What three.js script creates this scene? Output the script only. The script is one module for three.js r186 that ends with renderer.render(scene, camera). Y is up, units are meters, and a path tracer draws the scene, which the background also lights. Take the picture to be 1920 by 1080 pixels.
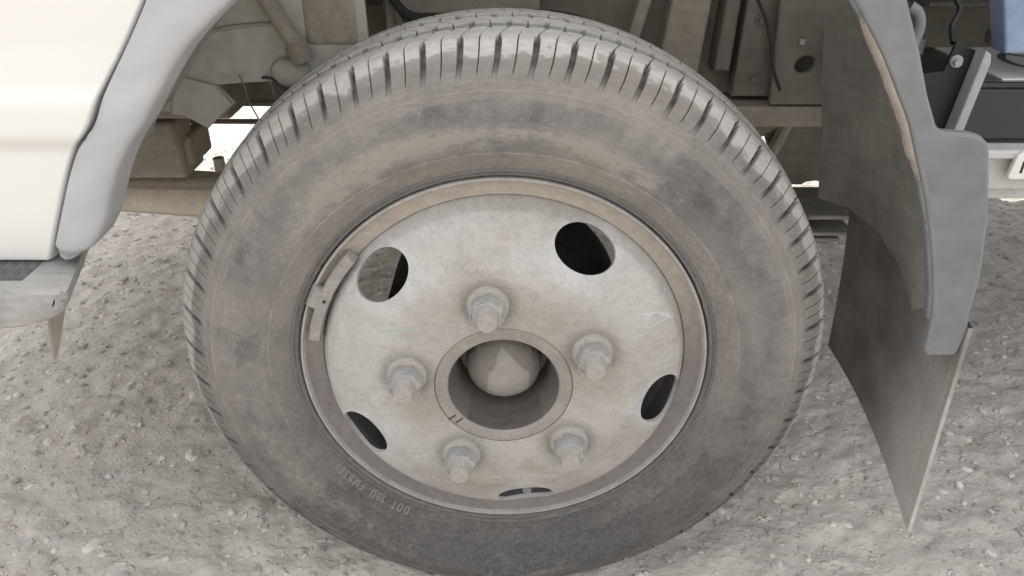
import * as THREE from 'three';
import { mergeGeometries, mergeVertices, toCreasedNormals } from 'three/addons/utils/BufferGeometryUtils.js';
import { RoundedBoxGeometry } from 'three/addons/geometries/RoundedBoxGeometry.js';
import { TextGeometry } from 'three/addons/geometries/TextGeometry.js';
import { FontLoader } from 'three/addons/loaders/FontLoader.js';
import { Brush, Evaluator, SUBTRACTION } from 'three-bvh-csg';

// ---------------------------------------------------------------- camera, sky, sun, exposure
const scene = new THREE.Scene();
const camera = new THREE.PerspectiveCamera(40.66, 16 / 9, 0.02, 400);
camera.position.set(0.009, 0.843, 0.707);
camera.rotation.set(THREE.MathUtils.degToRad(-29.4), 0, 0);
scene.add(camera);

const SUN = new THREE.Vector3(0.26, Math.sin(0.80), -Math.cos(0.80)).normalize();   // the sun stands behind the truck
{
  const W = 512, H = 256, d = new Float32Array(W * H * 4), v = new THREE.Vector3();
  for (let j = 0; j < H; j++) for (let i = 0; i < W; i++) {
    const el = ((j + 0.5) / H - 0.5) * Math.PI, az = ((i + 0.5) / W - 0.5) * 2 * Math.PI;
    v.set(Math.cos(el) * Math.cos(az), Math.sin(el), Math.cos(el) * Math.sin(az));
    const t = Math.pow(Math.max(0, Math.sin(el)), 0.55), k = Math.max(0, v.dot(SUN));
    const glow = 0.55 * Math.pow(k, 24) + 0.12 * Math.pow(k, 4);
    const low = el < 0 ? 0.45 : 1;
    const o = (j * W + i) * 4;
    d[o] = (0.50 + (0.76 - 0.50) * t + glow) * low;
    d[o + 1] = (0.502 + (0.775 - 0.502) * t + glow * 0.96) * low;
    d[o + 2] = (0.505 + (0.80 - 0.505) * t + glow * 0.88) * low;
    d[o + 3] = 1;
  }
  const sky = new THREE.DataTexture(d, W, H, THREE.RGBAFormat, THREE.FloatType);
  sky.mapping = THREE.EquirectangularReflectionMapping; sky.magFilter = THREE.LinearFilter; sky.minFilter = THREE.LinearFilter; sky.needsUpdate = true;
  scene.background = sky; scene.environment = sky;
}
const sun = new THREE.DirectionalLight(new THREE.Color(1, 0.95, 0.87), 2.7);
sun.position.copy(SUN).multiplyScalar(12); sun.castShadow = true;
sun.shadow.mapSize.set(4096, 4096);
Object.assign(sun.shadow.camera, { left: -6, right: 6, top: 6, bottom: -6, near: 1, far: 30 });
scene.add(sun, sun.target);
const renderer = new THREE.WebGLRenderer({ antialias: true });
renderer.toneMapping = THREE.LinearToneMapping;
renderer.toneMappingExposure = 2.08;
renderer.outputColorSpace = THREE.SRGBColorSpace;
renderer.shadowMap.enabled = true;

// ---------------------------------------------------------------- helpers
let seed = 7;
const rnd = () => { seed = (seed + 0x6d2b79f5) | 0; let t = Math.imul(seed ^ (seed >>> 15), 1 | seed); t = (t + Math.imul(t ^ (t >>> 7), 61 | t)) ^ t; return ((t ^ (t >>> 14)) >>> 0) / 4294967296; };
const rr = (a, b) => a + (b - a) * rnd();
const clamp = (x, a = 0, b = 1) => Math.min(b, Math.max(a, x));
const mix = (a, b, t) => a + (b - a) * t;
const sstep = (a, b, x) => { const t = clamp((x - a) / (b - a)); return t * t * (3 - 2 * t); };
const hash = (x, y, s) => { let h = Math.imul(x, 374761393) ^ Math.imul(y, 668265263) ^ Math.imul(s, 2147483647 - 1274126177); h = Math.imul(h ^ (h >>> 13), 1274126177); return ((h ^ (h >>> 16)) >>> 0) / 4294967296; };
function vnoise(x, y, px, py, s) {           // value noise that repeats after px, py cells
  const xi = Math.floor(x), yi = Math.floor(y), fx = x - xi, fy = y - yi, u = fx * fx * (3 - 2 * fx), w = fy * fy * (3 - 2 * fy);
  const m = (a, p) => ((a % p) + p) % p, x0 = m(xi, px), x1 = m(xi + 1, px), y0 = m(yi, py), y1 = m(yi + 1, py);
  return mix(mix(hash(x0, y0, s), hash(x1, y0, s), u), mix(hash(x0, y1, s), hash(x1, y1, s), u), w);
}
function fbm(u, v, fx, fy, oct, s) {         // u, v in 0..1 over the tile
  let a = 0.5, t = 0, n = 0;
  for (let o = 0; o < oct; o++) { t += a * vnoise(u * fx, v * fy, fx, fy, s + o * 17); n += a; a *= 0.52; fx *= 2; fy *= 2; }
  return t / n;
}
const toS = (c) => { c = clamp(c); return 255 * (c <= 0.0031308 ? c * 12.92 : 1.055 * Math.pow(c, 1 / 2.4) - 0.055); };
function colorTex(w, h, f) {                 // f(u, v, i, j) gives linear rgb
  const d = new Uint8Array(w * h * 4);
  for (let j = 0; j < h; j++) for (let i = 0; i < w; i++) { const c = f((i + 0.5) / w, (j + 0.5) / h, i, j), o = (j * w + i) * 4; d[o] = toS(c[0]); d[o + 1] = toS(c[1]); d[o + 2] = toS(c[2]); d[o + 3] = 255; }
  return finish(new THREE.DataTexture(d, w, h, THREE.RGBAFormat), true);
}
function greyTex(w, h, f) {
  const d = new Uint8Array(w * h * 4);
  for (let j = 0; j < h; j++) for (let i = 0; i < w; i++) { const c = 255 * clamp(f((i + 0.5) / w, (j + 0.5) / h, i, j)), o = (j * w + i) * 4; d[o] = d[o + 1] = d[o + 2] = c; d[o + 3] = 255; }
  return finish(new THREE.DataTexture(d, w, h, THREE.RGBAFormat), false);
}
function finish(t, srgb) {
  t.wrapS = t.wrapT = THREE.RepeatWrapping; t.magFilter = THREE.LinearFilter; t.minFilter = THREE.LinearMipmapLinearFilter; t.generateMipmaps = true; t.anisotropy = 8;
  if (srgb) t.colorSpace = THREE.SRGBColorSpace;
  t.needsUpdate = true; return t;
}
const counts = {};
function numbered(n) { const k = (counts[n] = (counts[n] ?? -1) + 1); return k ? n + '_' + String(k).padStart(3, '0') : n; }
function part(name, g, m, parent, label) {
  const geo = Array.isArray(g) ? merge(g) : g, o = new THREE.Mesh(geo, m);
  o.name = numbered(name); o.castShadow = o.receiveShadow = true; if (label) o.userData.label = label;
  parent.add(o); return o;
}
function merge(list) { return mergeGeometries(list.map((g) => { const q = g.index ? g.toNonIndexed() : g; for (const k of Object.keys(q.attributes)) if (!['position', 'normal', 'uv'].includes(k)) q.deleteAttribute(k); return q; })); }
function boxUV(g, s = 1) {                    // uv in metres by the dominant axis of the normal
  if (!g.attributes.normal) g.computeVertexNormals();
  const p = g.attributes.position, n = g.attributes.normal, uv = new Float32Array(p.count * 2);
  for (let i = 0; i < p.count; i++) {
    const ax = Math.abs(n.getX(i)), ay = Math.abs(n.getY(i)), az = Math.abs(n.getZ(i)), x = p.getX(i), y = p.getY(i), z = p.getZ(i);
    const [a, b] = ax > ay && ax > az ? [z, y] : ay > az ? [x, z] : [x, y];
    uv[i * 2] = a * s; uv[i * 2 + 1] = b * s;
  }
  g.setAttribute('uv', new THREE.BufferAttribute(uv, 2)); return g;
}
function planarUV(g, s) { const p = g.attributes.position, uv = new Float32Array(p.count * 2); for (let i = 0; i < p.count; i++) { uv[i * 2] = p.getX(i) * s + 0.5; uv[i * 2 + 1] = p.getY(i) * s + 0.5; } g.setAttribute('uv', new THREE.BufferAttribute(uv, 2)); return g; }
const rbox = (w, h, d, x, y, z, r = 0.003) => new RoundedBoxGeometry(w, h, d, 3, Math.min(r, w / 2.01, h / 2.01, d / 2.01)).translate(x, y, z);
const span = (x0, x1, y0, y1, z0, z1, r) => rbox(Math.abs(x1 - x0), Math.abs(y1 - y0), Math.abs(z1 - z0), (x0 + x1) / 2, (y0 + y1) / 2, (z0 + z1) / 2, r);
const rod = (a, b, r, n = 20, r2 = r) => { const A = new THREE.Vector3(...a), B = new THREE.Vector3(...b), d = B.clone().sub(A), g = new THREE.CylinderGeometry(r2, r, d.length(), n); g.applyQuaternion(new THREE.Quaternion().setFromUnitVectors(new THREE.Vector3(0, 1, 0), d.clone().normalize())); g.translate(...A.add(B).multiplyScalar(0.5).toArray()); return g; };
const tube = (pts, r, n = 60, k = 10) => new THREE.TubeGeometry(new THREE.CatmullRomCurve3(pts.map((p) => new THREE.Vector3(...p))), n, r, k);
function plate(pts, z, t, bevel = 0.0015, holes = []) {   // an outline in x, y with thickness t, its front face at z
  const s = new THREE.Shape(pts.map((p) => new THREE.Vector2(...p)));
  for (const [x, y, a, b, rot] of holes) { const h = new THREE.Path(); h.absellipse(x, y, a, b, 0, 6.2832, true, rot); s.holes.push(h); }
  const g = new THREE.ExtrudeGeometry(s, { depth: Math.max(1e-4, t - 2 * bevel), bevelEnabled: bevel > 0, bevelSize: bevel, bevelThickness: bevel, bevelOffset: -bevel, bevelSegments: 3, curveSegments: 24 });
  return g.translate(0, 0, z - t + bevel);
}
function smoothLine(pts, n, dim = 2) {
  const c = new THREE.CatmullRomCurve3(pts.map((p) => new THREE.Vector3(p[0], p[1], p[2] ?? 0)), false, 'centripetal');
  return c.getSpacedPoints(n).map((p) => (dim === 2 ? [p.x, p.y] : [p.x, p.y, p.z]));
}
function loft(rows) {                         // rows of equal length, uv in metres
  const n = rows[0].length, pos = [], uv = [], idx = [];
  rows.forEach((row, j) => row.forEach((p, i) => { pos.push(...p); uv.push(j ? Math.hypot(p[0] - rows[0][i][0], p[1] - rows[0][i][1], p[2] - rows[0][i][2]) : 0, i ? i * Math.hypot(p[0] - row[0][0], p[1] - row[0][1], p[2] - row[0][2]) / i : 0); }));
  for (let j = 0; j < rows.length - 1; j++) for (let i = 0; i < n - 1; i++) { const a = j * n + i, b = a + 1, c = a + n, d = c + 1; idx.push(a, c, b, b, c, d); }
  const g = new THREE.BufferGeometry(); g.setAttribute('position', new THREE.Float32BufferAttribute(pos, 3)); g.setAttribute('uv', new THREE.Float32BufferAttribute(uv, 2)); g.setIndex(idx); g.computeVertexNormals(); return g;
}
const lathe = (pts, n = 256) => new THREE.LatheGeometry(pts.map(([r, z]) => new THREE.Vector2(r, z)), n).rotateX(Math.PI / 2);
function ring(pts, n) {                       // smooth closed ring profile [r, z] spun about the z axis, creases kept
  let g = lathe(pts, n); g = toCreasedNormals(g, 0.6); return g;
}
const std = (o) => new THREE.MeshStandardMaterial({ roughness: 0.9, metalness: 0, side: THREE.DoubleSide, ...o });

// ---------------------------------------------------------------- materials
const dustBump = greyTex(512, 512, (u, v) => 0.55 * fbm(u, v, 24, 24, 5, 3) + 0.45 * fbm(u, v, 110, 110, 2, 9));
dustBump.repeat.set(3, 3);
function dustySurface(base, dust, amount, s, rough = 0.92, bs = 0.0008, rep = 2.2) {
  const map = colorTex(512, 512, (u, v) => {
    const a = fbm(u, v, 5, 5, 6, s), b = fbm(u, v, 40, 40, 3, s + 5), c = fbm(u, v, 6, 60, 3, s + 9);
    const k = clamp(amount + (a - 0.5) * 1.1 + (c - 0.5) * 0.45), g = 0.86 + 0.28 * b;
    return [0, 1, 2].map((i) => mix(base[i], dust[i], k) * g);
  });
  map.repeat.set(rep, rep);
  return std({ map, bumpMap: dustBump, bumpScale: bs, roughness: rough });
}
const M = {
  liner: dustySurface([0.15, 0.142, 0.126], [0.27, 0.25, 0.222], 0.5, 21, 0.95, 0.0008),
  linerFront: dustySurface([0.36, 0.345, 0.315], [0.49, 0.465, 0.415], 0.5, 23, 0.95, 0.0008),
  frame: dustySurface([0.28, 0.25, 0.21], [0.44, 0.39, 0.32], 0.5, 33, 0.95, 0.0012),
  panelDark: dustySurface([0.115, 0.107, 0.09], [0.24, 0.218, 0.18], 0.5, 37, 0.95, 0.0008),
  spring: dustySurface([0.52, 0.46, 0.38], [0.68, 0.61, 0.51], 0.55, 41, 0.95, 0.001),
  flare: dustySurface([0.40, 0.405, 0.42], [0.47, 0.465, 0.46], 0.5, 53, 0.62, 0.0001, 0.9),
  flareRear: dustySurface([0.16, 0.166, 0.176], [0.225, 0.225, 0.224], 0.4, 57, 0.62, 0.0001, 1.6),
  step: dustySurface([0.16, 0.165, 0.175], [0.52, 0.495, 0.46], 0.72, 61, 0.8, 0.0006, 2.0),
  flap: std({ map: colorTex(512, 512, (u, v) => { const n = fbm(u, v, 8, 8, 5, 67), f = fbm(u, v, 120, 5, 3, 69), g = fbm(u, v, 200, 200, 2, 68), k = clamp(0.10 + 0.75 * sstep(0.35, 1.0, u) * sstep(1.2, 0.2, v) + (n - 0.5) * 0.45 + sstep(0.6, 0.9, u) * (f - 0.5) * 0.32), q = 0.88 + 0.24 * g; return [mix(0.10, 0.50, k) * q, mix(0.082, 0.475, k) * q, mix(0.073, 0.445, k) * q]; }), roughness: 0.5, bumpMap: dustBump, bumpScale: 0.0001 }),  // glancing sheen painted in as a paler lower outer area, with scratch streaks
  skirt: dustySurface([0.30, 0.26, 0.22], [0.42, 0.37, 0.32], 0.5, 71),
  nut: dustySurface([0.25, 0.257, 0.272], [0.42, 0.40, 0.38], 0.55, 77, 0.85, 0.0006, 9),
  stud: dustySurface([0.33, 0.305, 0.28], [0.45, 0.41, 0.365], 0.5, 79, 0.85, 0.0004, 9),
  treadDark: dustySurface([0.07, 0.07, 0.072], [0.30, 0.29, 0.275], 0.35, 63, 0.85, 0.0008, 4),
  bracket: dustySurface([0.16, 0.15, 0.135], [0.30, 0.28, 0.25], 0.5, 35, 0.9, 0.0006),
  weight: dustySurface([0.25, 0.235, 0.22], [0.43, 0.39, 0.35], 0.5, 83, 0.95, 0.0008, 8),
  black: std({ color: new THREE.Color(0.007, 0.007, 0.010), roughness: 0.5 }),
  dark: std({ color: new THREE.Color(0.04, 0.038, 0.036), roughness: 0.9 }),
  drum: dustySurface([0.02, 0.02, 0.022], [0.05, 0.048, 0.046], 0.4, 91),
  white: new THREE.MeshPhysicalMaterial({ color: new THREE.Color(0.775, 0.757, 0.718), roughness: 0.35, clearcoat: 0.5, clearcoatRoughness: 0.2, side: THREE.DoubleSide }),
  tray: dustySurface([0.50, 0.50, 0.49], [0.58, 0.56, 0.53], 0.5, 97, 0.6, 0.0002),
  galv: dustySurface([0.33, 0.33, 0.33], [0.40, 0.39, 0.37], 0.5, 101, 0.6, 0.0002),
  blue: dustySurface([0.17, 0.25, 0.40], [0.28, 0.34, 0.45], 0.4, 103, 0.6, 0.0003),
  rust: dustySurface([0.20, 0.115, 0.06], [0.27, 0.22, 0.15], 0.5, 107),
  rail: dustySurface([0.17, 0.167, 0.135], [0.30, 0.28, 0.22], 0.5, 109),
  label: null,
};

// ---------------------------------------------------------------- ground
const TILE = 1.6;
let groundMap, groundBump;
{
  const N = 2048, H = new Float32Array(N * N), T = new Float32Array(N * N), S = new Float32Array(N * N);
  for (let j = 0; j < N; j++) for (let i = 0; i < N; i++) {
    const u = (i + 0.5) / N, v = (j + 0.5) / N, o = j * N + i;
    const a = fbm(u, v, 14, 18, 6, 201), b = fbm(u, v, 220, 260, 3, 217), r = 1 - Math.abs(2 * fbm(u, v, 46, 70, 4, 231) - 1);
    H[o] = 0.42 * a + 0.16 * b + 0.20 * r; T[o] = fbm(u, v, 7, 7, 4, 241) * 0.6 + b * 0.4;
  }
  const splat = (n, r0, r1, h, tone) => {      // chips set into the surface
    for (let k = 0; k < n; k++) {
      const cx = rnd() * N, cy = rnd() * N, R = mix(r0, r1, Math.pow(rnd(), 2.4)) / TILE * N, e = rr(0.5, 1), an = rnd() * 3.14, t = tone(), hh = h * rr(0.5, 1), sides = 5 + (rnd() * 3 | 0), ph = rnd() * 6;
      const c = Math.cos(an), s = Math.sin(an), q = Math.ceil(R) + 1;
      for (let y = -q; y <= q; y++) for (let x = -q; x <= q; x++) {
        const px = x * c + y * s, py = (y * c - x * s) / e, a = Math.atan2(py, px), rad = R * (0.86 + 0.14 * Math.cos(a * sides + ph) * 0.7 + 0.1 * Math.cos(a * 2 + ph * 2)), d = Math.hypot(px, py) / rad;
        if (d < 1) { const o = (((cy + y | 0) + N) % N) * N + (((cx + x | 0) + N) % N); const w = sstep(1, 0.72, d); H[o] += hh * w; S[o] = mix(S[o], t, w); }
      }
    }
  };
  splat(800, 0.002, 0.007, -0.12, () => -0.12);                             // pits
  splat(15000, 0.0011, 0.005, 0.13, () => rr(-0.08, 0.55));
  splat(1500, 0.0025, 0.009, 0.24, () => (rnd() < 0.45 ? rr(0.5, 0.95) : rr(0, 0.4)));
  groundBump = greyTex(N, N, (u, v, i, j) => H[j * N + i]);
  groundMap = colorTex(N, N, (u, v, i, j) => {
    const o = j * N + i, k = 1.0 + 0.42 * (H[o] - 0.35) + 0.28 * (T[o] - 0.5), s = S[o];
    const g = clamp(k + 0.36 * s, 0.3, 2);
    return [0.53 * g, 0.490 * g, 0.450 * g * (s > 0.5 ? 0.96 : 1)];
  });
}
function lump(x, z) {
  const f = (q) => fbm(x / 4 + 0.5, z / 4 + 0.5, Math.round(q), Math.round(q), 4, 301);
  return (f(14) - 0.5) * 0.022 + (1 - Math.abs(2 * fbm(x / 4 + 0.5, z / 4 + 0.5, 52, 74, 4, 311) - 1) - 0.6) * 0.012 + (fbm(x / 4 + 0.5, z / 4 + 0.5, 150, 190, 2, 317) - 0.5) * 0.009;
}
const groundH = (x, z) => { const n = Math.hypot(x * 0.8, z + 0.6), far = sstep(5, 3, n); return (lump(x, z) * far) * (1 - 0.8 * Math.exp(-(((x) / 0.16) ** 2) - ((z + 0.08) / 0.12) ** 2)) - 0.002; };
{
  const axis = (a, b, d, far) => { const v = []; for (let x = a; x <= b + 1e-6; x += d) v.push(x); let s = d; for (let x = a; x > -far;) { s *= 1.35; x -= s; v.unshift(x); } s = d; for (let x = v[v.length - 1]; x < far;) { s *= 1.35; x += s; v.push(x); } return v; };
  const xs = axis(-1.35, 1.6, 0.0065, 120), zs = axis(-2.3, 0.2, 0.0065, 120), nx = xs.length, pos = new Float32Array(nx * zs.length * 3), uv = new Float32Array(nx * zs.length * 2), col = new Float32Array(nx * zs.length * 3), idx = [];
  zs.forEach((z, j) => xs.forEach((x, i) => {
    const o = j * nx + i; pos.set([x, groundH(x, z), z], o * 3); uv.set([x / TILE, -z / TILE], o * 2);
    const t = 0.93 + 0.15 * fbm(x / 8 + 0.5, z / 8 + 0.5, 13, 13, 4, 331); col.set([t, t * 0.995, t * 0.985], o * 3);
    if (i < nx - 1 && j < zs.length - 1) idx.push(o, o + nx, o + 1, o + 1, o + nx, o + nx + 1);
  }));
  const g = new THREE.BufferGeometry(); g.setAttribute('position', new THREE.BufferAttribute(pos, 3)); g.setAttribute('uv', new THREE.BufferAttribute(uv, 2)); g.setAttribute('color', new THREE.BufferAttribute(col, 3)); g.setIndex(idx); g.computeVertexNormals();
  var ground = part('ground', g, std({ map: groundMap, bumpMap: groundBump, bumpScale: 0.010, vertexColors: true, roughness: 0.96 }), scene);
  ground.userData = { kind: 'structure', label: 'rough dusty grey ground of worn asphalt with stones set in it', category: 'ground' };
}
const pebbleShapes = [0, 1, 2, 3, 4].map((s) => {
  const g = mergeVertices(new THREE.IcosahedronGeometry(1, 1).deleteAttribute('normal').deleteAttribute('uv')), p = g.attributes.position;
  for (let i = 0; i < p.count; i++) { const k = 0.72 + 0.5 * hash(i, s, 5); p.setXYZ(i, p.getX(i) * k, p.getY(i) * k * 0.7, p.getZ(i) * k); }
  const q = g.toNonIndexed(); q.computeVertexNormals(); return boxUV(toCreasedNormals(q, 0.5), 0.4);
});
const stoneShapes = [0, 1, 2, 3, 4].map((s) => {     // broken flint: a rounded lump cut by a few flat faces
  const g = new THREE.IcosahedronGeometry(1, 2).deleteAttribute('normal').deleteAttribute('uv'), p = g.attributes.position, v = new THREE.Vector3();
  const cuts = Array.from({ length: 7 }, (_, i) => [new THREE.Vector3(hash(i, s, 21) - 0.5, hash(i, s, 22) - 0.5, hash(i, s, 23) - 0.5).normalize(), 0.62 + 0.25 * hash(i, s, 24)]);
  for (let i = 0; i < p.count; i++) { v.fromBufferAttribute(p, i); for (const [n, d] of cuts) { const k = v.dot(n) - d; if (k > 0) v.addScaledVector(n, -k); } p.setXYZ(i, v.x, v.y, v.z); }
  g.computeVertexNormals(); return boxUV(toCreasedNormals(g, 0.45), 0.05);
});
const pebbleMat = std({ roughness: 0.95 });
{
  const gravel = new THREE.Group(); gravel.name = 'gravel';
  gravel.userData = { kind: 'stuff', label: 'small loose gravel and flint chips scattered over the ground', category: 'gravel' };
  const per = 2100, c = new THREE.Color(), m = new THREE.Matrix4(), q = new THREE.Quaternion(), e = new THREE.Euler();
  for (const s of pebbleShapes) {
    const im = new THREE.InstancedMesh(s, pebbleMat, per); im.name = numbered('pebbles'); im.castShadow = im.receiveShadow = true;
    for (let k = 0; k < per; k++) {
      let x, z; do { x = rr(-1.3, 1.5); z = rr(-1.7, 0.1); } while (Math.abs(x) < 0.15 && z > -0.25 && z < 0.02);
      const r = mix(0.0011, 0.0066, Math.pow(rnd(), 2.5)); e.set(rr(-0.4, 0.4), rr(0, 6.28), rr(-0.4, 0.4)); q.setFromEuler(e);
      m.compose(new THREE.Vector3(x, groundH(x, z) + r * 0.10, z), q, new THREE.Vector3(r * rr(0.8, 1.5), r * rr(0.5, 0.8), r)); im.setMatrixAt(k, m);
      const t = rnd() < 0.34 ? rr(0.56, 0.74) : rr(0.38, 0.50); c.setRGB(t, t * rr(0.91, 0.95), t * rr(0.82, 0.90)); im.setColorAt(k, c);
    }
    gravel.add(im);
  }
  scene.add(gravel);
  const tones = [[0.58, 0.54, 0.49], [0.50, 0.45, 0.39], [0.68, 0.65, 0.60], [0.44, 0.41, 0.37], [0.52, 0.45, 0.36]].map((t) => std({ color: new THREE.Color().setRGB(...t), roughness: 0.93 }));
  const spots = [];
  for (let k = 0; k < 90; k++) { const left = rnd() < 0.55; spots.push([left ? rr(-0.95, -0.2) : rr(0.25, 1.15), rr(-0.75, 0.02), rr(0.0045, 0.0085), rnd() * 5 | 0]); }
  for (let k = 0; k < 34; k++) spots.push([rr(-0.35, 0.5), rr(-0.03, 0.05), rr(0.006, 0.010), rnd() * 5 | 0]);
  // the stones that stand out: pale ones left of the tyre and beside the mud flap
  spots.push([-0.574, -0.058, 0.016, 2], [-0.552, -0.042, 0.011, 0], [-0.505, -0.245, 0.012, 2], [-0.497, -0.238, 0.011, 2], [-0.62, 0.0, 0.014, 0], [-0.576, 0.012, 0.014, 4], [-0.65, 0.0, 0.017, 4],
    [0.468, -0.098, 0.009, 2], [0.492, -0.098, 0.011, 2], [0.46, -0.145, 0.009, 2], [0.66, -0.17, 0.010, 2], [0.60, -0.143, 0.010, 0], [0.458, -0.16, 0.009, 2], [0.72, -0.21, 0.012, 2]);
  for (const [x, z, r, t] of spots) {
    const st = part('stone', stoneShapes[rnd() * 5 | 0], tones[t], ground);
    st.position.set(x, groundH(x, z) - r * 0.06, z); st.rotation.set(rr(-0.25, 0.25), rr(0, 6.28), rr(-0.25, 0.25)); st.scale.set(r * rr(0.65, 1.1), r * rr(0.35, 0.5), r * rr(0.5, 0.75));
  }
}

// ---------------------------------------------------------------- truck
const truck = new THREE.Group(); truck.name = 'truck';
truck.userData = { label: 'dusty white light truck seen close up at its steel wheel and grey fender flare', category: 'truck' };
scene.add(truck);
const AX = 0.345;

// ---- wheel
const wheel = new THREE.Group(); wheel.name = 'wheel'; wheel.position.set(0, AX, 0); truck.add(wheel);

// tyre: [z, r, slot half width, slot depth, sipe half width, sipe depth, shift], in millimetres
const K = [
  [-14, 216.5], [-11, 223.6], [-3, 224.2], [1.2, 225.0], [3.0, 226.6], [3.2, 227.6], [2.2, 228.4], [2.6, 229.2], [4.6, 230.2], [5.4, 231.6], [4.8, 232.6], [4.4, 233.4],
  [6.8, 236.5], [10.5, 241], [14.2, 246.4], [16.9, 251.4], [17.9, 252.2], [18.1, 253.0], [17.9, 253.9], [20.4, 259], [23.2, 268], [24.8, 278], [24.9, 288], [23.4, 298], [20.9, 306.4], [19.2, 310.6],
  [19.5, 311.8], [18.9, 313], [16.9, 316], [16.4, 318.2], [15.4, 321.4, 2.8, 0, 0.5, 0, -4.6], [13.8, 324.6, 3.0, 1.6, 0.6, 0.3, -3.8], [11.2, 328.2, 3.0, 3.0, 0.65, 2.2, -2.8], [5.4, 336, 3.0, 5.0, 0.65, 3.2, -1.0], [-2, 343.4, 3.1, 8.0, 0.65, 5, 0],
  [-8, 348.9, 3.2, 10.5, 0.65, 5, 0.4], [-13.2, 352.6, 3.1, 10.5, 0.65, 5, 1.0], [-15.4, 353.5, 1.0, 6, 0.65, 4, 1.4], [-22, 354.1, 0.7, 4.5, 0.65, 3, 3], [-28, 354.6, 0.7, 4.5, 0.5, 0, 5], [-39, 355.1, 0.7, 4.5, 0.6, 0, 9],
  [-39.6, 355.15, 0.7, 4.5, 2.4, 4.5, 9.2], [-44.4, 355.3, 2.3, 6, 2.8, 5, 10], [-45.6, 349, 2, 0, 2.6, 0, 10], [-52.6, 349, 2, 0, 0.6, 0, 10], [-53.8, 357.9, 2.8, 6, 0.6, 5, 10], [-59, 358.0, 2.8, 5, 0.6, 5, 8], [-59.6, 357.85, 0.5, 0, 0.6, 5, 7.8],
  [-72, 358.4, 0.5, 0, 0.6, 5, -3], [-72.6, 358.4, 2.4, 4, 0.6, 5, -3.4], [-78, 358.6, 2.6, 5, 0.6, 5, -5], [-79, 350.5, 2, 0, 0.6, 0, -5], [-86, 350.5, 2, 0, 0.6, 0, -5], [-87, 359.2, 2.6, 5, 0.6, 5, -5], [-93, 359.2, 2.4, 4, 0.6, 5, -4], [-93.6, 359.2, 0.5, 0, 0.6, 5, -4],
  [-104, 358.6, 0.5, 0, 0.6, 5, 4], [-109, 358.3, 2.4, 5, 0.6, 5, 5], [-110, 350, 2, 0, 0.6, 0, 5], [-116, 350, 2, 0, 0.6, 0, 5], [-117, 357, 1, 5, 0.6, 3, 5], [-134, 356, 0.7, 5, 0.6, 3, 0], [-147, 353, 3, 7, 0.6, 3, 0], [-160, 345, 3, 5, 0.6, 2, 0], [-172, 330, 3, 0, 0.6, 0, 0],
  [-180, 310], [-184, 285], [-180, 255], [-168, 232], [-158, 224.5], [-150, 216.5],
].map((k) => Array.from({ length: 7 }, (_, i) => (k[i] ?? [0, 0, 2.8, 0, 0.5, 0, -4.6][i]) / 1000));
const prof = [];                                 // the same, resampled
for (let i = 0; i < K.length - 1; i++) {
  const a = K[i], b = K[i + 1], d = Math.hypot(b[0] - a[0], b[1] - a[1]), n = Math.max(1, Math.ceil(d / 0.0026));
  for (let j = 0; j < n; j++) prof.push(a.map((x, q) => mix(x, b[q], j / n)));
}
prof.push(K[K.length - 1]);
{                                                // soften the sidewall curve a little, keep the tread crisp
  const z = prof.map((p) => p[0]), r = prof.map((p) => p[1]);
  for (let i = 1; i < prof.length - 1; i++) if ((r[i] > 0.234 && r[i] < 0.3495 && !(r[i] > 0.2505 && r[i] < 0.2548) && !(r[i] > 0.310 && r[i] < 0.3175)) && z[i] > -0.013) { prof[i][0] = 0.25 * z[i - 1] + 0.5 * z[i] + 0.25 * z[i + 1]; prof[i][1] = 0.25 * r[i - 1] + 0.5 * r[i] + 0.25 * r[i + 1]; }
}
const arc = [0]; for (let i = 1; i < prof.length; i++) arc.push(arc[i - 1] + Math.hypot(prof[i][0] - prof[i - 1][0], prof[i][1] - prof[i - 1][1]));
const arcTotal = arc[arc.length - 1];
const sideZ = (r) => { for (let i = 0; i < prof.length - 1; i++) if (prof[i][1] <= r && prof[i + 1][1] > r && prof[i][0] > -0.012) return mix(prof[i][0], prof[i + 1][0], (r - prof[i][1]) / (prof[i + 1][1] - prof[i][1])); return 0; };
function deform(x, y, z) {                       // the tyre stands flattened and bulging on the ground
  const a = Math.atan2(y, x), d = Math.atan2(Math.sin(a + Math.PI / 2), Math.cos(a + Math.PI / 2)), r = Math.hypot(x, y);
  const bulge = 0.011 * Math.exp(-((d / 0.42) ** 2)) * sstep(0.235, 0.29, r) * sstep(0.352, 0.30, r);
  if (z > -0.03) z += bulge; else if (z < -0.15) z -= bulge;
  const floor = -AX + 0.001; if (y < floor + 0.008) { const q = floor + 0.008 - y; y = floor + 0.008 * Math.exp(-q / 0.008); }
  return [x, y, z];
}
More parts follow.
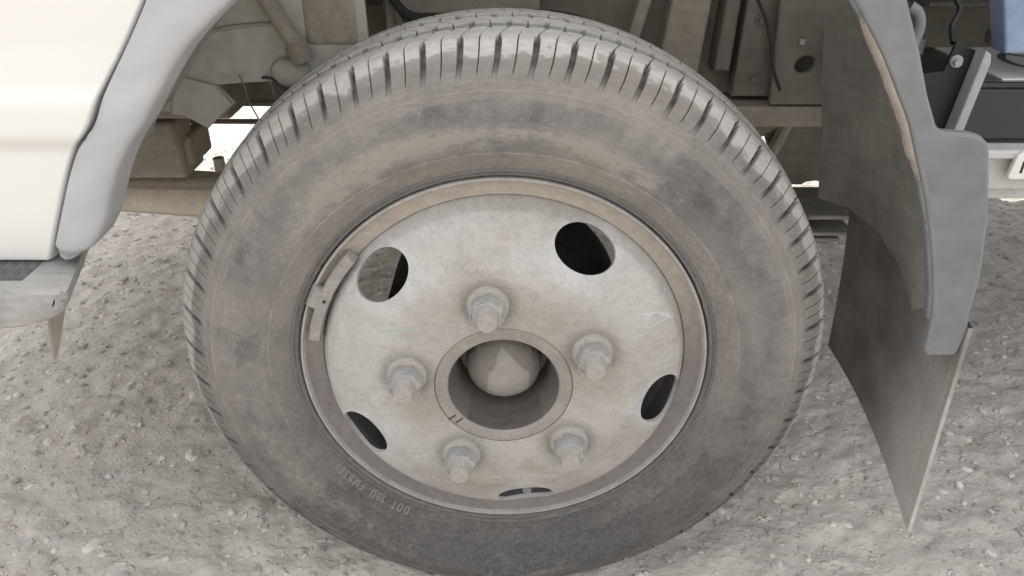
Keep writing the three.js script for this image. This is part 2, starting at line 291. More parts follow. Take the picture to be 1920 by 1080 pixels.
{
  // columns round the tyre: slots (A) and fine sipes (B), one sipe per block at the top and two elsewhere
  const cols = [], two = Math.PI * 2, R = 0.354;
  const edges = []; let a = 0;
  while (a < two - 1e-6) { const deg = 90.6 - a * 180 / Math.PI, dd = ((deg % 360) + 360) % 360, one = dd > 20 && dd < 125; edges.push([a, one]); a += (one ? 0.0352 : 0.0445) / R; }
  const fix = two / a; edges.forEach((e) => (e[0] *= fix));
  edges.forEach(([s, one], k) => {
    const e = k < edges.length - 1 ? edges[k + 1][0] : two, L = e - s, cuts = one ? [0, 0.5] : [0, 0.37, 0.66];
    cuts.forEach((c, q) => {
      const t0 = s + c * L, t1 = s + (cuts[q + 1] ?? 1) * L, kind = q ? 'B' : 'A';
      for (const [side, deep] of [[-1, 0], [-1, 1], [1, 1], [1, 0]]) cols.push({ t: t0, kind, side, deep, first: q === 1 });
      for (let m = 1; m <= 3; m++) cols.push({ t: mix(t0, t1, 0.12 + 0.76 * (m - 0.5) / 3), kind: 'P' });
    });
  });
  cols.sort((p, q) => 0);
  const nc = cols.length + 1, nr = prof.length, pos = new Float32Array(nc * nr * 3), uv = new Float32Array(nc * nr * 2), shade = new Float32Array(nc * nr * 3).fill(1), idx = [];
  for (let c = 0; c < nc; c++) {
    const C = cols[c % cols.length], wrap = c === cols.length ? two : 0;
    for (let j = 0; j < nr; j++) {
      const [z0, r0, hA, dA, hB, dB, sh] = prof[j], A = prof[Math.max(0, j - 1)], B = prof[Math.min(nr - 1, j + 1)], tz = B[0] - A[0], tr = B[1] - A[1], tl = Math.hypot(tz, tr) || 1;
      const nz = tr / tl, nrr = -tz / tl;         // outward normal of the profile
      let t = C.t + wrap + sh / R, d = 0;
      if (C.kind !== 'P') {
        const notch = C.kind === 'B' && !C.first && hB > 0.0012, h = C.kind === 'A' ? hA : notch ? 0.0005 : hB, dep = C.kind === 'A' ? dA : notch ? 0 : dB;
        t += C.side * (C.deep ? Math.max(0.0002, h - 0.0004) : h + 0.0001) / R; if (C.deep) d = dep;
      }
      const th = Math.PI / 2 + 0.010 - t, r = r0 - nrr * d, z = z0 - nz * d, o = c * nr + j;
      pos.set(deform(r * Math.cos(th), r * Math.sin(th), z), o * 3); uv.set([t / two, arc[j] / arcTotal], o * 2); const cl = 1 - 0.56 * sstep(0.0022, 0.0062, d) - (r0 < 0.3512 && z0 < -0.0446 && z0 > -0.12 ? 0.5 : r0 < 0.3578 && z0 < -0.0450 && z0 > -0.0538 ? 0.38 : r0 < 0.3585 && z0 < -0.0785 && z0 > -0.0868 ? 0.35 : 0); shade.set([cl, cl, cl], o * 3);  // groove shade painted into the vertex colours: slot floors and groove walls darkened
      if (c < nc - 1 && j < nr - 1) idx.push(o, o + nr, o + 1, o + 1, o + nr, o + nr + 1);
    }
  }
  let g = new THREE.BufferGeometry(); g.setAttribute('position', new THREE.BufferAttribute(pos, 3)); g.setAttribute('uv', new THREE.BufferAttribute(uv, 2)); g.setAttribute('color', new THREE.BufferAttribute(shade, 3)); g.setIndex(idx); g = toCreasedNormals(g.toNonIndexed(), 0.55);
  // dust, scuffs and moulded lines, over angle (clockwise from the top) and profile
  const W = 2048, H = 1024, rAt = new Float32Array(H), zAt = new Float32Array(H);
  for (let j = 0, i = 0; j < H; j++) { const s = (j + 0.5) / H * arcTotal; while (i < arc.length - 2 && arc[i + 1] < s) i++; const t = (s - arc[i]) / (arc[i + 1] - arc[i] || 1); rAt[j] = mix(prof[i][1], prof[i + 1][1], t); zAt[j] = mix(prof[i][0], prof[i + 1][0], t); }
  const scr = new Float32Array(W * H), emb = new Float32Array(W * H);
  const rowOf = (r) => { for (let j = 0; j < H; j++) if (zAt[j] > -0.02 && rAt[j] >= r) return j; return 0; };
  const cAt = (deg) => ((90.6 - deg + 360 * 2) % 360) / 360 * W;            // column of a standard angle
  // fine scratches and scuffs that run round or across the sidewall
  for (let k = 0; k < 900; k++) {
    let x = rnd() * W, y = rowOf(rr(0.25, 0.325)); const L = rr(4, 26), an = rnd() < 0.6 ? rr(-0.35, 0.35) : rr(0.5, 1.4), v = rr(0.1, 0.45) * (rnd() < 0.7 ? 1 : -0.6);
    for (let q = 0; q < L; q += 0.5) { const i = ((x + Math.cos(an) * q) % W + W) % W | 0, j = clamp(y + Math.sin(an) * q * 2.4, 0, H - 1) | 0; scr[j * W + i] = v; }
  }
  for (let k = 0; k < 620; k++) {               // denser scuffs low down
    const dg = rnd() < 0.6 ? rr(212, 246) : rr(262, 288), r0 = rr(0.262, 0.318), x = cAt(dg), y = rowOf(r0), L = rr(3, 15), an = rnd() < 0.7 ? rr(0.7, 1.9) : rr(-0.3, 0.3), v = rr(0.12, 0.5) * (rnd() < 0.8 ? 1 : -0.5);
    for (let q = 0; q < L; q += 0.5) { const i = ((x + Math.cos(an) * q) % W + W) % W | 0, j = clamp(y + Math.sin(an) * q * 2.4, 0, H - 1) | 0; scr[j * W + i] = v; }
  }
  for (let k = 0; k < 2600; k++) { const j = rowOf(rr(0.236, 0.335)), i = rnd() * W | 0, v = rr(0.15, 0.6) * (rnd() < 0.75 ? 1 : -0.7), n = rnd() < 0.2 ? 2 : 1; for (let a = 0; a < n; a++) for (let b = 0; b < 2 * n; b++) scr[((j + b) % H) * W + (i + a) % W] = v; }
  for (let k = 0; k < 110; k++) { const d0 = k / 110 * 360; for (const q of [0, 0.55]) for (let x = 0; x < 6; x++) for (let y = 0; y < 5; y++) if (hash(x, k, y) > 0.35) scr[(rowOf(0.3185) + y) * W + (cAt(d0 + q * 3.2) + x | 0) % W] += 0.18; }
  for (const [dg, rc, ra] of [[123, 0.2745, 0.0085], [118.6, 0.2765, 0.0075], [128, 0.273, 0.008], [285, 0.2875, 0.007]]) for (let a = 0; a < 6.28; a += 0.03) { const i = (cAt(dg + Math.cos(a) * ra / 0.275 * 57.3) % W) | 0, j = rowOf(rc + Math.sin(a) * ra); for (let q = 0; q < 3; q++) { emb[(j + q) * W + i] = 0.5; scr[(j + q) * W + i] += 0.03 + 0.1 * rnd(); } }
  // thin mould flash across the bead zone
  for (const deg of [98, 78, 62, 40, 128, 115, 150, 176, 191, 201, 222, 252, 300, 330, 12, 350]) for (let j = rowOf(0.234); j < rowOf(0.2525); j++) { const i = (cAt(deg) + (j - rowOf(0.234)) * 0.02 | 0) % W; emb[j * W + i] = 0.8; scr[j * W + i] += 0.22; }
  // lines of small worn print: only the texture of print, too worn to read
  for (const [d0, d1, r0, h] of [[62, 20, 0.2385, 4], [58, 24, 0.2435, 4], [275, 262, 0.2405, 5], [196, 191, 0.241, 4], [196, 191, 0.2455, 4], [118, 111, 0.2400, 4], [301, 296, 0.2425, 4], [280, 248, 0.2475, 3]])
    for (let x = 0, L = (d0 - d1) / 360 * W; x < L; x++) { if (hash(x >> 3, d0, 3) < 0.25) continue; for (let y = 0; y < h * 4; y++) if (hash(x >> 1, (y >> 2) + d0, 7) > 0.5) { const o = (rowOf(r0) + y) * W + (cAt(d0) + x | 0) % W; emb[o] = 0.7; scr[o] += 0.11; } }
  const blob = (dx, dy, x, y) => Math.exp(-((x / dx) ** 2) - (y / dy) ** 2);
  const dDeg = (deg, c) => { let d = deg - c; return d - 360 * Math.round(d / 360); };
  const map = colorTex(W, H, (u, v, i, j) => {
    const r = rAt[j], z = zAt[j], deg = 90.6 - u * 360, front = z > -0.016;
    const n1 = fbm(u, v, 18, 7, 6, 401), n2 = fbm(u, v, 90, 40, 4, 409), n3 = fbm(u, v, 380, 200, 2, 419), streak = fbm(u, v, 260, 8, 3, 431), st2 = fbm(u, v, 10, 90, 3, 437);
    let k = 0.50 + (n1 - 0.5) * 0.55 + (n2 - 0.5) * 0.30;
    // tone is paler over the upper half, darker lower down and at lower right
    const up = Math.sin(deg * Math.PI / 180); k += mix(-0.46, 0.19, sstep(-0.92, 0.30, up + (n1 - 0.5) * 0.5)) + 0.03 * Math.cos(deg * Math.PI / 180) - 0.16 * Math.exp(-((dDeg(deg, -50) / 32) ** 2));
    let warm = 0.5 + (n1 - 0.5) * 0.8;
    if (front && r > 0.2 && r < 0.3195) {
      // rubbed dark patches on the shoulder of the sidewall
      const wob = (n2 - 0.5) * 26;
      for (const [c, w, rc, rw, m] of [[78, 22, 0.293, 0.012, 0.42], [92, 10, 0.298, 0.009, 0.22], [48, 14, 0.272, 0.017, 0.55], [36, 13, 0.281, 0.014, 0.6], [112, 12, 0.290, 0.011, 0.32], [140, 12, 0.287, 0.018, 0.35], [187, 8, 0.281, 0.012, 0.55], [20, 16, 0.287, 0.014, 0.4], [-4, 14, 0.272, 0.014, 0.35], [-30, 26, 0.285, 0.02, 0.3], [-98, 36, 0.285, 0.02, 0.3], [-72, 8, 0.292, 0.01, 0.4]])
        { const q = blob(w, rw, dDeg(deg + wob, c), r - rc + (n2 - 0.5) * 0.016) * m * (0.25 + 0.22 * n3); k -= q; warm -= q * 1.3; }
      for (const [c, w, rc, rw, m] of [[66, 12, 0.268, 0.008, 0.42], [84, 10, 0.275, 0.006, 0.35], [102, 14, 0.273, 0.009, 0.4], [122, 16, 0.275, 0.012, 0.42], [136, 10, 0.262, 0.01, 0.4], [205, 16, 0.284, 0.014, 0.16], [222, 14, 0.272, 0.012, 0.12], [236, 16, 0.278, 0.012, 0.12], [-78, 7, 0.296, 0.007, 0.55], [-92, 6, 0.300, 0.006, 0.4], [250, 12, 0.292, 0.010, 0.3]])
        { const q = blob(w, rw, dDeg(deg + wob * 0.6, c), r - rc + (n2 - 0.5) * 0.014) * m * (0.5 + n3); k += q; warm += q * 0.6; }
      const uu = (dd2) => dDeg(deg, dd2) * Math.PI / 180 * 0.28, wr = (n3 - 0.5) * 0.004 + (n2 - 0.5) * 0.008;
      for (const [c, rc, a, b, sh, m] of [[172, 0.274, 0.017, 0.0125, -0.7, 0.24], [357, 0.2665, 0.012, 0.010, 0.5, 0.13], [350, 0.268, 0.013, 0.011, -0.6, 0.10], [85.5, 0.2955, 0.013, 0.009, 0.2, 0.07]]) { const X = uu(c) + wr, Y = r - rc + wr; k -= m * sstep(b + 0.0008, b - 0.0008, Math.abs(Y)) * sstep(a + 0.0008, a - 0.0008, Math.abs(X + sh * Y)); }
      k += (streak - 0.5) * 0.34 * sstep(0.262, 0.30, r);
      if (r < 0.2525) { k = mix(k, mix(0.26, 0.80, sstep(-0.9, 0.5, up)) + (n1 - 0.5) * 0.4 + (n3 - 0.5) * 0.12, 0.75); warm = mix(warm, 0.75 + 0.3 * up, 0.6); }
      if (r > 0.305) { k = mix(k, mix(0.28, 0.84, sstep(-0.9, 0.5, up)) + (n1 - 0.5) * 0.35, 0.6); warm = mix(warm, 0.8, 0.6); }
      if (Math.abs(r - 0.2531) < 0.0007 || Math.abs(r - 0.3118) < 0.0008) k += 0.16 * n2 * 2;
      if (r < 0.2335) { k = 0.42 + (st2 - 0.5) * 0.5; warm = 0.3; }
    } else if (r >= 0.3195 || !front) {
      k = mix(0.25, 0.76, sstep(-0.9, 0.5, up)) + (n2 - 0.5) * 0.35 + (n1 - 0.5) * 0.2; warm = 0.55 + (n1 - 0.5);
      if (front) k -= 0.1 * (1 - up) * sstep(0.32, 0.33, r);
    }
    k = 0.20 + 0.10 * n2 + 0.06 * n1 + Math.max(0, k - 0.28 + 0.12 * Math.exp(-Math.abs(k - 0.28) * 6)) * 1.0 + (k < 0.28 ? (k - 0.28) * 0.18 : 0); k = clamp(k + scr[j * W + i] * 0.55 + (n3 - 0.5) * 0.18, 0.03, 1); warm = clamp(warm);
    const rub = [0.047, 0.046, 0.047], du = [mix(0.284, 0.297, warm), mix(0.270, 0.263, warm), mix(0.258, 0.228, warm)];
    let c = [0, 1, 2].map((q) => mix(rub[q], du[q], k));
    // pale road dust on the running surface, with a ragged lower edge on the shoulder
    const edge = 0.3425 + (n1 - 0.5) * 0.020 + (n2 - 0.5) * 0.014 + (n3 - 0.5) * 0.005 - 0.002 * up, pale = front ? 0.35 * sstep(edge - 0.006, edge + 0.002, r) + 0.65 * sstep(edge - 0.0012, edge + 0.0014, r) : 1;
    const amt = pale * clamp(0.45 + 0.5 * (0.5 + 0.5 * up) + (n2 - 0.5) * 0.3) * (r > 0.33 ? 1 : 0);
    c = c.map((x, q) => mix(x, [0.50, 0.48, 0.45][q] * (0.86 + 0.28 * n3), amt));
    if (r < 0.3525 && r > 0.345 && z < -0.04 && z > -0.12) c = c.map((x) => x * 0.7);  // groove floors also darkened in the map, same painted shade
    return c;
  });
  const bump = greyTex(W, H, (u, v, i, j) => 0.45 + (fbm(u, v, 300, 160, 3, 451) - 0.5) * 0.35 + (fbm(u, v, 60, 26, 3, 457) - 0.5) * 0.25 + emb[j * W + i] * 0.45 + Math.max(0, scr[j * W + i]) * 0.2);
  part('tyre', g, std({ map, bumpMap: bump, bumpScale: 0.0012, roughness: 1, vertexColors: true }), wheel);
}

// ---- steel: dusty paint seen flat on, in metres about the hub
const steelMap = colorTex(1024, 1024, (u, v) => {
  const x = (u - 0.5) * 0.5, y = (v - 0.5) * 0.5, r = Math.hypot(x, y), a = Math.atan2(y, x);
  const n1 = fbm(u, v, 9, 9, 6, 501), n2 = fbm(u, v, 50, 70, 4, 511), n3 = fbm(u, v, 220, 260, 2, 521), n4 = fbm(u, v, 5, 22, 4, 531);
  let white = clamp(0.20 + 1.5 * (n1 - 0.45) + sstep(0.10, 0.17, r) * (0.45 + 0.25 * Math.sin(a)) + (n4 - 0.5) * 0.5 + 0.5 * sstep(-0.08, -0.16, x + 0.4 * y) * sstep(0.2, 0.1, Math.abs(y + 0.02)));
  let c = [mix(0.385, 0.47, white), mix(0.347, 0.446, white), mix(0.305, 0.421, white)];
  let g = 0.93 + 0.22 * (n2 - 0.5) + 0.2 * (n3 - 0.5) + 0.16 * (n1 - 0.5);
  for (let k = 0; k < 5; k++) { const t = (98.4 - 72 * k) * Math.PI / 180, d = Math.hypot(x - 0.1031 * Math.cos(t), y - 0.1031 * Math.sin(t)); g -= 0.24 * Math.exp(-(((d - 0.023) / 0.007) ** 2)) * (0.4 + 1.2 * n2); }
  for (let k = 0; k < 5; k++) { const t = (134.2 - 72 * k) * Math.PI / 180, d = Math.hypot(x - 0.175 * Math.cos(t), y - 0.175 * Math.sin(t)); if (d < 0.045) { const q = sstep(0.045, 0.030, d) * n1; c = [mix(c[0], 0.52, q), mix(c[1], 0.51, q), mix(c[2], 0.50, q)]; } }
  if (n3 > 0.83 && n2 > 0.55) g *= 0.75;
  // a worn stroke of green paint
  const gx = x + 0.107, gy = y - 0.071, stroke = Math.max(sstep(0.0022, 0.0008, Math.abs(gy - 0.002 * Math.sin(gx * 60))) * sstep(0.019, 0.016, Math.abs(gx)), sstep(0.0024, 0.001, Math.abs(Math.hypot(gx - 0.010, (gy + 0.005) * 1.3) - 0.008)) * sstep(0.002, 0.0, -gx) * 0.8) * clamp(n2 * 1.5 - 0.15);
  c = [mix(c[0], 0.30, stroke * 0.7), mix(c[1], 0.44, stroke * 0.7), mix(c[2], 0.36, stroke * 0.7)];
  // pale scratches that fork towards the edge
  const line = (x0, y0, x1, y1, w) => { const dx = x1 - x0, dy = y1 - y0, t = clamp(((x - x0) * dx + (y - y0) * dy) / (dx * dx + dy * dy)); return sstep(w, w * 0.4, Math.hypot(x - x0 - dx * t, y - y0 - dy * t + (n2 - 0.5) * 0.0035)); };
  const sc = Math.max(line(0.142, 0.083, 0.160, 0.081, 0.0011), line(0.160, 0.081, 0.174, 0.073, 0.0013), line(0.174, 0.073, 0.152, 0.066, 0.001), line(0.170, 0.078, 0.176, 0.071, 0.0016), line(-0.02, -0.128, 0.045, -0.122, 0.0008) * 0.5, line(-0.118, -0.045, -0.112, -0.052, 0.001) * 0.6);
  c = c.map((q) => mix(q, 0.64, sc * 0.6));
  return c.map((q) => q * g);
});
const steel = std({ map: steelMap, bumpMap: dustBump, bumpScale: 0.0006, roughness: 0.78 });
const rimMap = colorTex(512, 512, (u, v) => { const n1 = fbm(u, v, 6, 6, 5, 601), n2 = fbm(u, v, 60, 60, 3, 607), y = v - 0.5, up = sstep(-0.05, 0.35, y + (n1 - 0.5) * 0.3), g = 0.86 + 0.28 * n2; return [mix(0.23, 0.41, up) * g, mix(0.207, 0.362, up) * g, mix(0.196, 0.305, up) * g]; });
const rimMat = std({ map: rimMap, bumpMap: dustBump, bumpScale: 0.0006, roughness: 0.85 });
const lipMat = dustySurface([0.30, 0.28, 0.265], [0.46, 0.425, 0.39], 0.5, 611, 0.8, 0.0006, 6);
const US = 2;
part('rim', planarUV(ring([[0.2180, -0.0012], [0.2150, -0.0050], [0.2100, -0.0082], [0.2050, -0.0098], [0.2010, -0.0105], [0.1990, -0.0150], [0.1985, -0.0300], [0.1970, -0.0450], [0.1860, -0.0580], [0.1835, -0.0800], [0.1860, -0.1080], [0.1980, -0.1240], [0.2000, -0.1560], [0.2100, -0.1640], [0.2220, -0.1660], [0.2220, -0.1630],
  [0.2120, -0.1600], [0.2050, -0.1500], [0.2040, -0.1240], [0.1920, -0.1060], [0.1880, -0.0800], [0.1900, -0.0580], [0.2020, -0.0440], [0.2040, -0.0150], [0.2100, -0.0130], [0.2150, -0.0090]], 256), US), rimMat, wheel);
part('rim_flange', planarUV(ring([[0.2180, -0.0012], [0.2188, 0.0010], [0.2202, 0.0028], [0.2216, 0.0030], [0.2227, 0.0018], [0.2230, -0.0010], [0.2228, -0.0080], [0.2150, -0.0090], [0.2172, -0.0040], [0.2180, -0.0012]], 256), US), lipMat, wheel);
// disc with five vent holes
{
  const P = [[0.2000, -0.0125], [0.1980, -0.0060], [0.1955, 0.0020], [0.1915, 0.0092], [0.1850, 0.0152], [0.1760, 0.0200], [0.1660, 0.0246], [0.1560, 0.0290], [0.1480, 0.0332], [0.1410, 0.0364], [0.1330, 0.0378], [0.1240, 0.0382], [0.1000, 0.0382], [0.0738, 0.0382], [0.0738, 0.0302]];
  const fine = smoothLine(P.slice(0, 12), 40).concat([[0.112, 0.0382], [0.1, 0.0382], [0.088, 0.0382], [0.0738, 0.0382]]);
  const inner = fine.map(([r, z], i) => { const q = fine[Math.max(0, i - 1)], w = fine[Math.min(fine.length - 1, i + 1)], dx = w[0] - q[0], dz = w[1] - q[1], l = Math.hypot(dx, dz); return [r - Math.abs(dz) / l * 0.0042, z - Math.abs(dx) / l * 0.0042]; }).reverse();
  const prof2 = fine.concat(inner.map(([r, z]) => [Math.max(r, 0.0738), z]), [fine[0]]);
  let body = lathe(prof2, 240);
  body = mergeVertices(body.deleteAttribute('normal').deleteAttribute('uv'), 1e-6).toNonIndexed(); body.computeVertexNormals(); body = toCreasedNormals(body, 0.5); planarUV(body, US);
  const ev = new Evaluator(); ev.useGroups = false; ev.attributes = ['position', 'normal', 'uv'];
  let b = new Brush(body); b.updateMatrixWorld();
  for (let k = 0; k < 5; k++) {
    const t = (134.2 - 72 * k) * Math.PI / 180, cyl = new THREE.CylinderGeometry(1, 1, 0.06, 56).rotateX(Math.PI / 2).scale(0.0248, 0.0330, 1);
    cyl.rotateY(0.50); cyl.translate(0.1754, 0, 0.0196); cyl.rotateZ(t);
    const c = new Brush(boxUV(cyl)); c.updateMatrixWorld(); b = ev.evaluate(b, c, SUBTRACTION);
  }
  part('wheel_disc', planarUV(b.geometry, US), steel, wheel);
}
// hub: ring, bore and cap
part('hub_bore', boxUV(ring([[0.0592, 0.0368], [0.0584, 0.0350], [0.0570, 0.0280], [0.0545, 0.0120], [0.0520, -0.0080], [0.0505, -0.0340], [0.0600, -0.0340], [0.0600, 0.0300], [0.0592, 0.0368]], 128)), dustySurface([0.075, 0.066, 0.058], [0.17, 0.152, 0.136], 0.42, 625, 0.75, 0.0004, 4), wheel);
part('hub_ring', planarUV(ring([[0.0732, 0.030], [0.0732, 0.0376], [0.0722, 0.0386], [0.0630, 0.0388], [0.0606, 0.0382], [0.0592, 0.0366], [0.0592, 0.0300], [0.0732, 0.030]], 160), US), dustySurface([0.25, 0.225, 0.20], [0.35, 0.318, 0.285], 0.5, 621, 0.8, 0.0005, 6), wheel);
{
  const g = ring([[0.0530, -0.033], [0.0430, -0.030], [0.0408, -0.014], [0.0402, -0.002], [0.0390, 0.0030], [0.0352, 0.0072], [0.0270, 0.0125], [0.0170, 0.0165], [0.0075, 0.0185], [0.00001, 0.019]], 96);
  // half of the cap is rubbed clean of dust
  const m = colorTex(256, 256, (u, v) => { const x = (u - 0.5) / 11, y = (v - 0.5) / 11, n = fbm(u, v, 12, 12, 5, 631), e = -0.004 - (y - 0.03) * -0.30 * (y > 0.005 ? 1 : 0.3) - (y < 0.005 ? 0.010 : 0) + (n - 0.5) * 0.003, s = sstep(e - 0.0016, e + 0.0016, x) * sstep(0.030 - (y > 0 ? y * 0.9 : 0), 0.026 - (y > 0 ? y * 0.9 : 0), x), q = 0.9 + 0.2 * n; return [mix(0.225, 0.33, s) * q, mix(0.202, 0.307, s) * q, mix(0.178, 0.28, s) * q]; });
  part('hub_cap', planarUV(g, 11), std({ map: m, bumpMap: dustBump, bumpScale: 0.0004, roughness: 0.75 }), wheel);
}
part('seam_notch', [rbox(0.0016, 0.010, 0.001, 0, 0, 0, 0.0004), rbox(0.0016, 0.010, 0.001, 0.008, 0.003, 0, 0.0004)].map((g) => g.rotateZ(-0.9).translate(-0.0560, -0.0400, 0.0389)), M.dark, wheel);
// lug nuts: washer, hexagon and stud end
for (let k = 0; k < 5; k++) {
  const t = (98.4 - 72 * k) * Math.PI / 180, n = new THREE.Group(); n.name = numbered('lug_nut');
  n.position.set(0.1031 * Math.cos(t), 0.1031 * Math.sin(t), 0.0382); n.rotation.z = rr(0, 1);
  const hex = new THREE.CylinderGeometry(0.0172, 0.0172, 0.018, 6, 1).rotateX(Math.PI / 2).translate(0, 0, 0.0125);
  const nut = ring([[0.0001, -0.002], [0.0212, -0.002], [0.0215, 0.0028], [0.0205, 0.0046], [0.0178, 0.0056], [0.0176, 0.0062], [0.0001, 0.0062]], 48);
  const hexB = (() => { const s = new THREE.Shape(); for (let i = 0; i <= 72; i++) { const a = i / 72 * Math.PI * 2, h = 0.0152 / Math.cos(((a + Math.PI / 6) % (Math.PI / 3)) - Math.PI / 6), q = Math.min(h, 0.0168); i ? s.lineTo(q * Math.cos(a), q * Math.sin(a)) : s.moveTo(q, 0); } const hole = new THREE.Path(); hole.absarc(0, 0, 0.0150, 0, 6.2832, true); s.holes.push(hole); return toCreasedNormals(new THREE.ExtrudeGeometry(s, { depth: 0.012, bevelEnabled: true, bevelSize: 0.0022, bevelThickness: 0.003, bevelOffset: -0.0022, bevelSegments: 3 }).translate(0, 0, 0.0075), 0.7); })();
  // three levels only: the pieces of a nut are one mesh, the stud end another
  n.removeFromParent();
  const at = (g) => { boxUV(g); g.rotateZ(n.rotation.z).translate(...n.position.toArray()); return g; };
  part('lug_nut', at(hexB), M.nut, wheel); part('washer', at(nut), M.stud, wheel);
  part('wheel_stud', at(ring([[0.0104, 0.006], [0.0105, 0.032], [0.0103, 0.0358], [0.0092, 0.0376], [0.0001, 0.0382]], 32)), M.stud, wheel);
}
// balance weight clipped over the flange
function arcBar(sec, a0, a1, n, wob) {
  const rows = [], m = sec.length;
  for (let i = 0; i <= n; i++) { const t = mix(a0, a1, i / n) * Math.PI / 180, e = Math.min(1, Math.sqrt(Math.min(i, n - i) / n * 14) + 0.62); const cr = sec.reduce((s, p) => s + p[0], 0) / m, cz = sec.reduce((s, p) => s + p[1], 0) / m; rows.push([...sec, sec[0]].map(([r, z]) => { const R = cr + (r - cr) * (0.8 + 0.2 * e) + wob * (hash(i >> 2, 3, 5) - 0.5), Z = cz + (z - cz) * e; return [R * Math.cos(t), R * Math.sin(t), Z]; })); }
  const cap = (row) => row.map(() => { const s = [0, 0, 0]; row.slice(0, m).forEach((p) => p.forEach((x, q) => (s[q] += x / m))); return s; });
  return boxUV(toCreasedNormals(loft([cap(rows[0]), ...rows, cap(rows[n])]).toNonIndexed(), 0.7));
}
part('balance_weight', [arcBar([[0.2003, -0.008], [0.2000, 0.004], [0.2015, 0.0085], [0.2110, 0.0095], [0.2130, 0.0075], [0.2135, -0.002], [0.2120, -0.008]], 137.9, 169.3, 60, 0.0004)], M.weight, wheel, 'dusty grey curved balance weight on the rim edge');
part('weight_clip', [arcBar([[0.2120, 0.000], [0.2120, 0.0075], [0.2150, 0.0085], [0.2215, 0.0060], [0.2238, 0.003], [0.2238, -0.004], [0.2200, -0.006]], 151.6, 158.6, 16, 0.0003)], M.weight, wheel);
part('weight_hole', rod([0.2065 * Math.cos(2.70), 0.2065 * Math.sin(2.70), 0.006], [0.2065 * Math.cos(2.70), 0.2065 * Math.sin(2.70), 0.0096], 0.0020), M.dark, wheel);
part('valve_stem', [rod([0.028, -0.179, -0.03], [0.027, -0.171, 0.008], 0.0045, 16), rod([0.027, -0.171, 0.008], [0.0268, -0.1695, 0.0145], 0.0052, 16)], M.weight, wheel);
part('brake_drum', ring([[0.0001, -0.045], [0.10, -0.045], [0.138, -0.050], [0.142, -0.056], [0.142, -0.155], [0.135, -0.165], [0.0001, -0.165]], 96), M.drum, wheel);
// raised lettering round the bead
{
  const font = await new FontLoader().loadAsync('fonts/droid/droid_sans_bold.typeface.json');
  const word = (txt, deg, r0, size, gap = 1) => {
    let x = 0; const out = [];
    for (const ch of txt) {
      if (ch !== ' ') {
        const g = new TextGeometry(ch, { font, size, depth: 0.0009, curveSegments: 4, bevelEnabled: true, bevelSize: 0.0002, bevelThickness: 0.0003, bevelSegments: 1 });
        const p = g.attributes.position; g.computeBoundingBox();
        for (let i = 0; i < p.count; i++) { const t = deg * Math.PI / 180 - (x + p.getX(i)) / r0, r = r0 + p.getY(i); p.setXYZ(i, ...deform(r * Math.cos(t), r * Math.sin(t), sideZ(r) + p.getZ(i) - 0.0004)); }
        x += (g.boundingBox.max.x + size * 0.16) * gap; g.computeVertexNormals(); out.push(g);
      } else x += size * 0.5;
    }
    return out;
  };
  part('raised_lettering', [...word('DOT', 240.9, 0.2362, 0.0078, 1.05), ...word('19U', 232.8, 0.2362, 0.0078, 1.05), ...word('FMB380', 225.4, 0.2362, 0.0076, 1.05), ...word('(U)', 171.2, 0.2405, 0.0058)], std({ color: new THREE.Color(0.205, 0.192, 0.18), roughness: 0.85, bumpMap: dustBump, bumpScale: 0.0004 }), wheel);
}

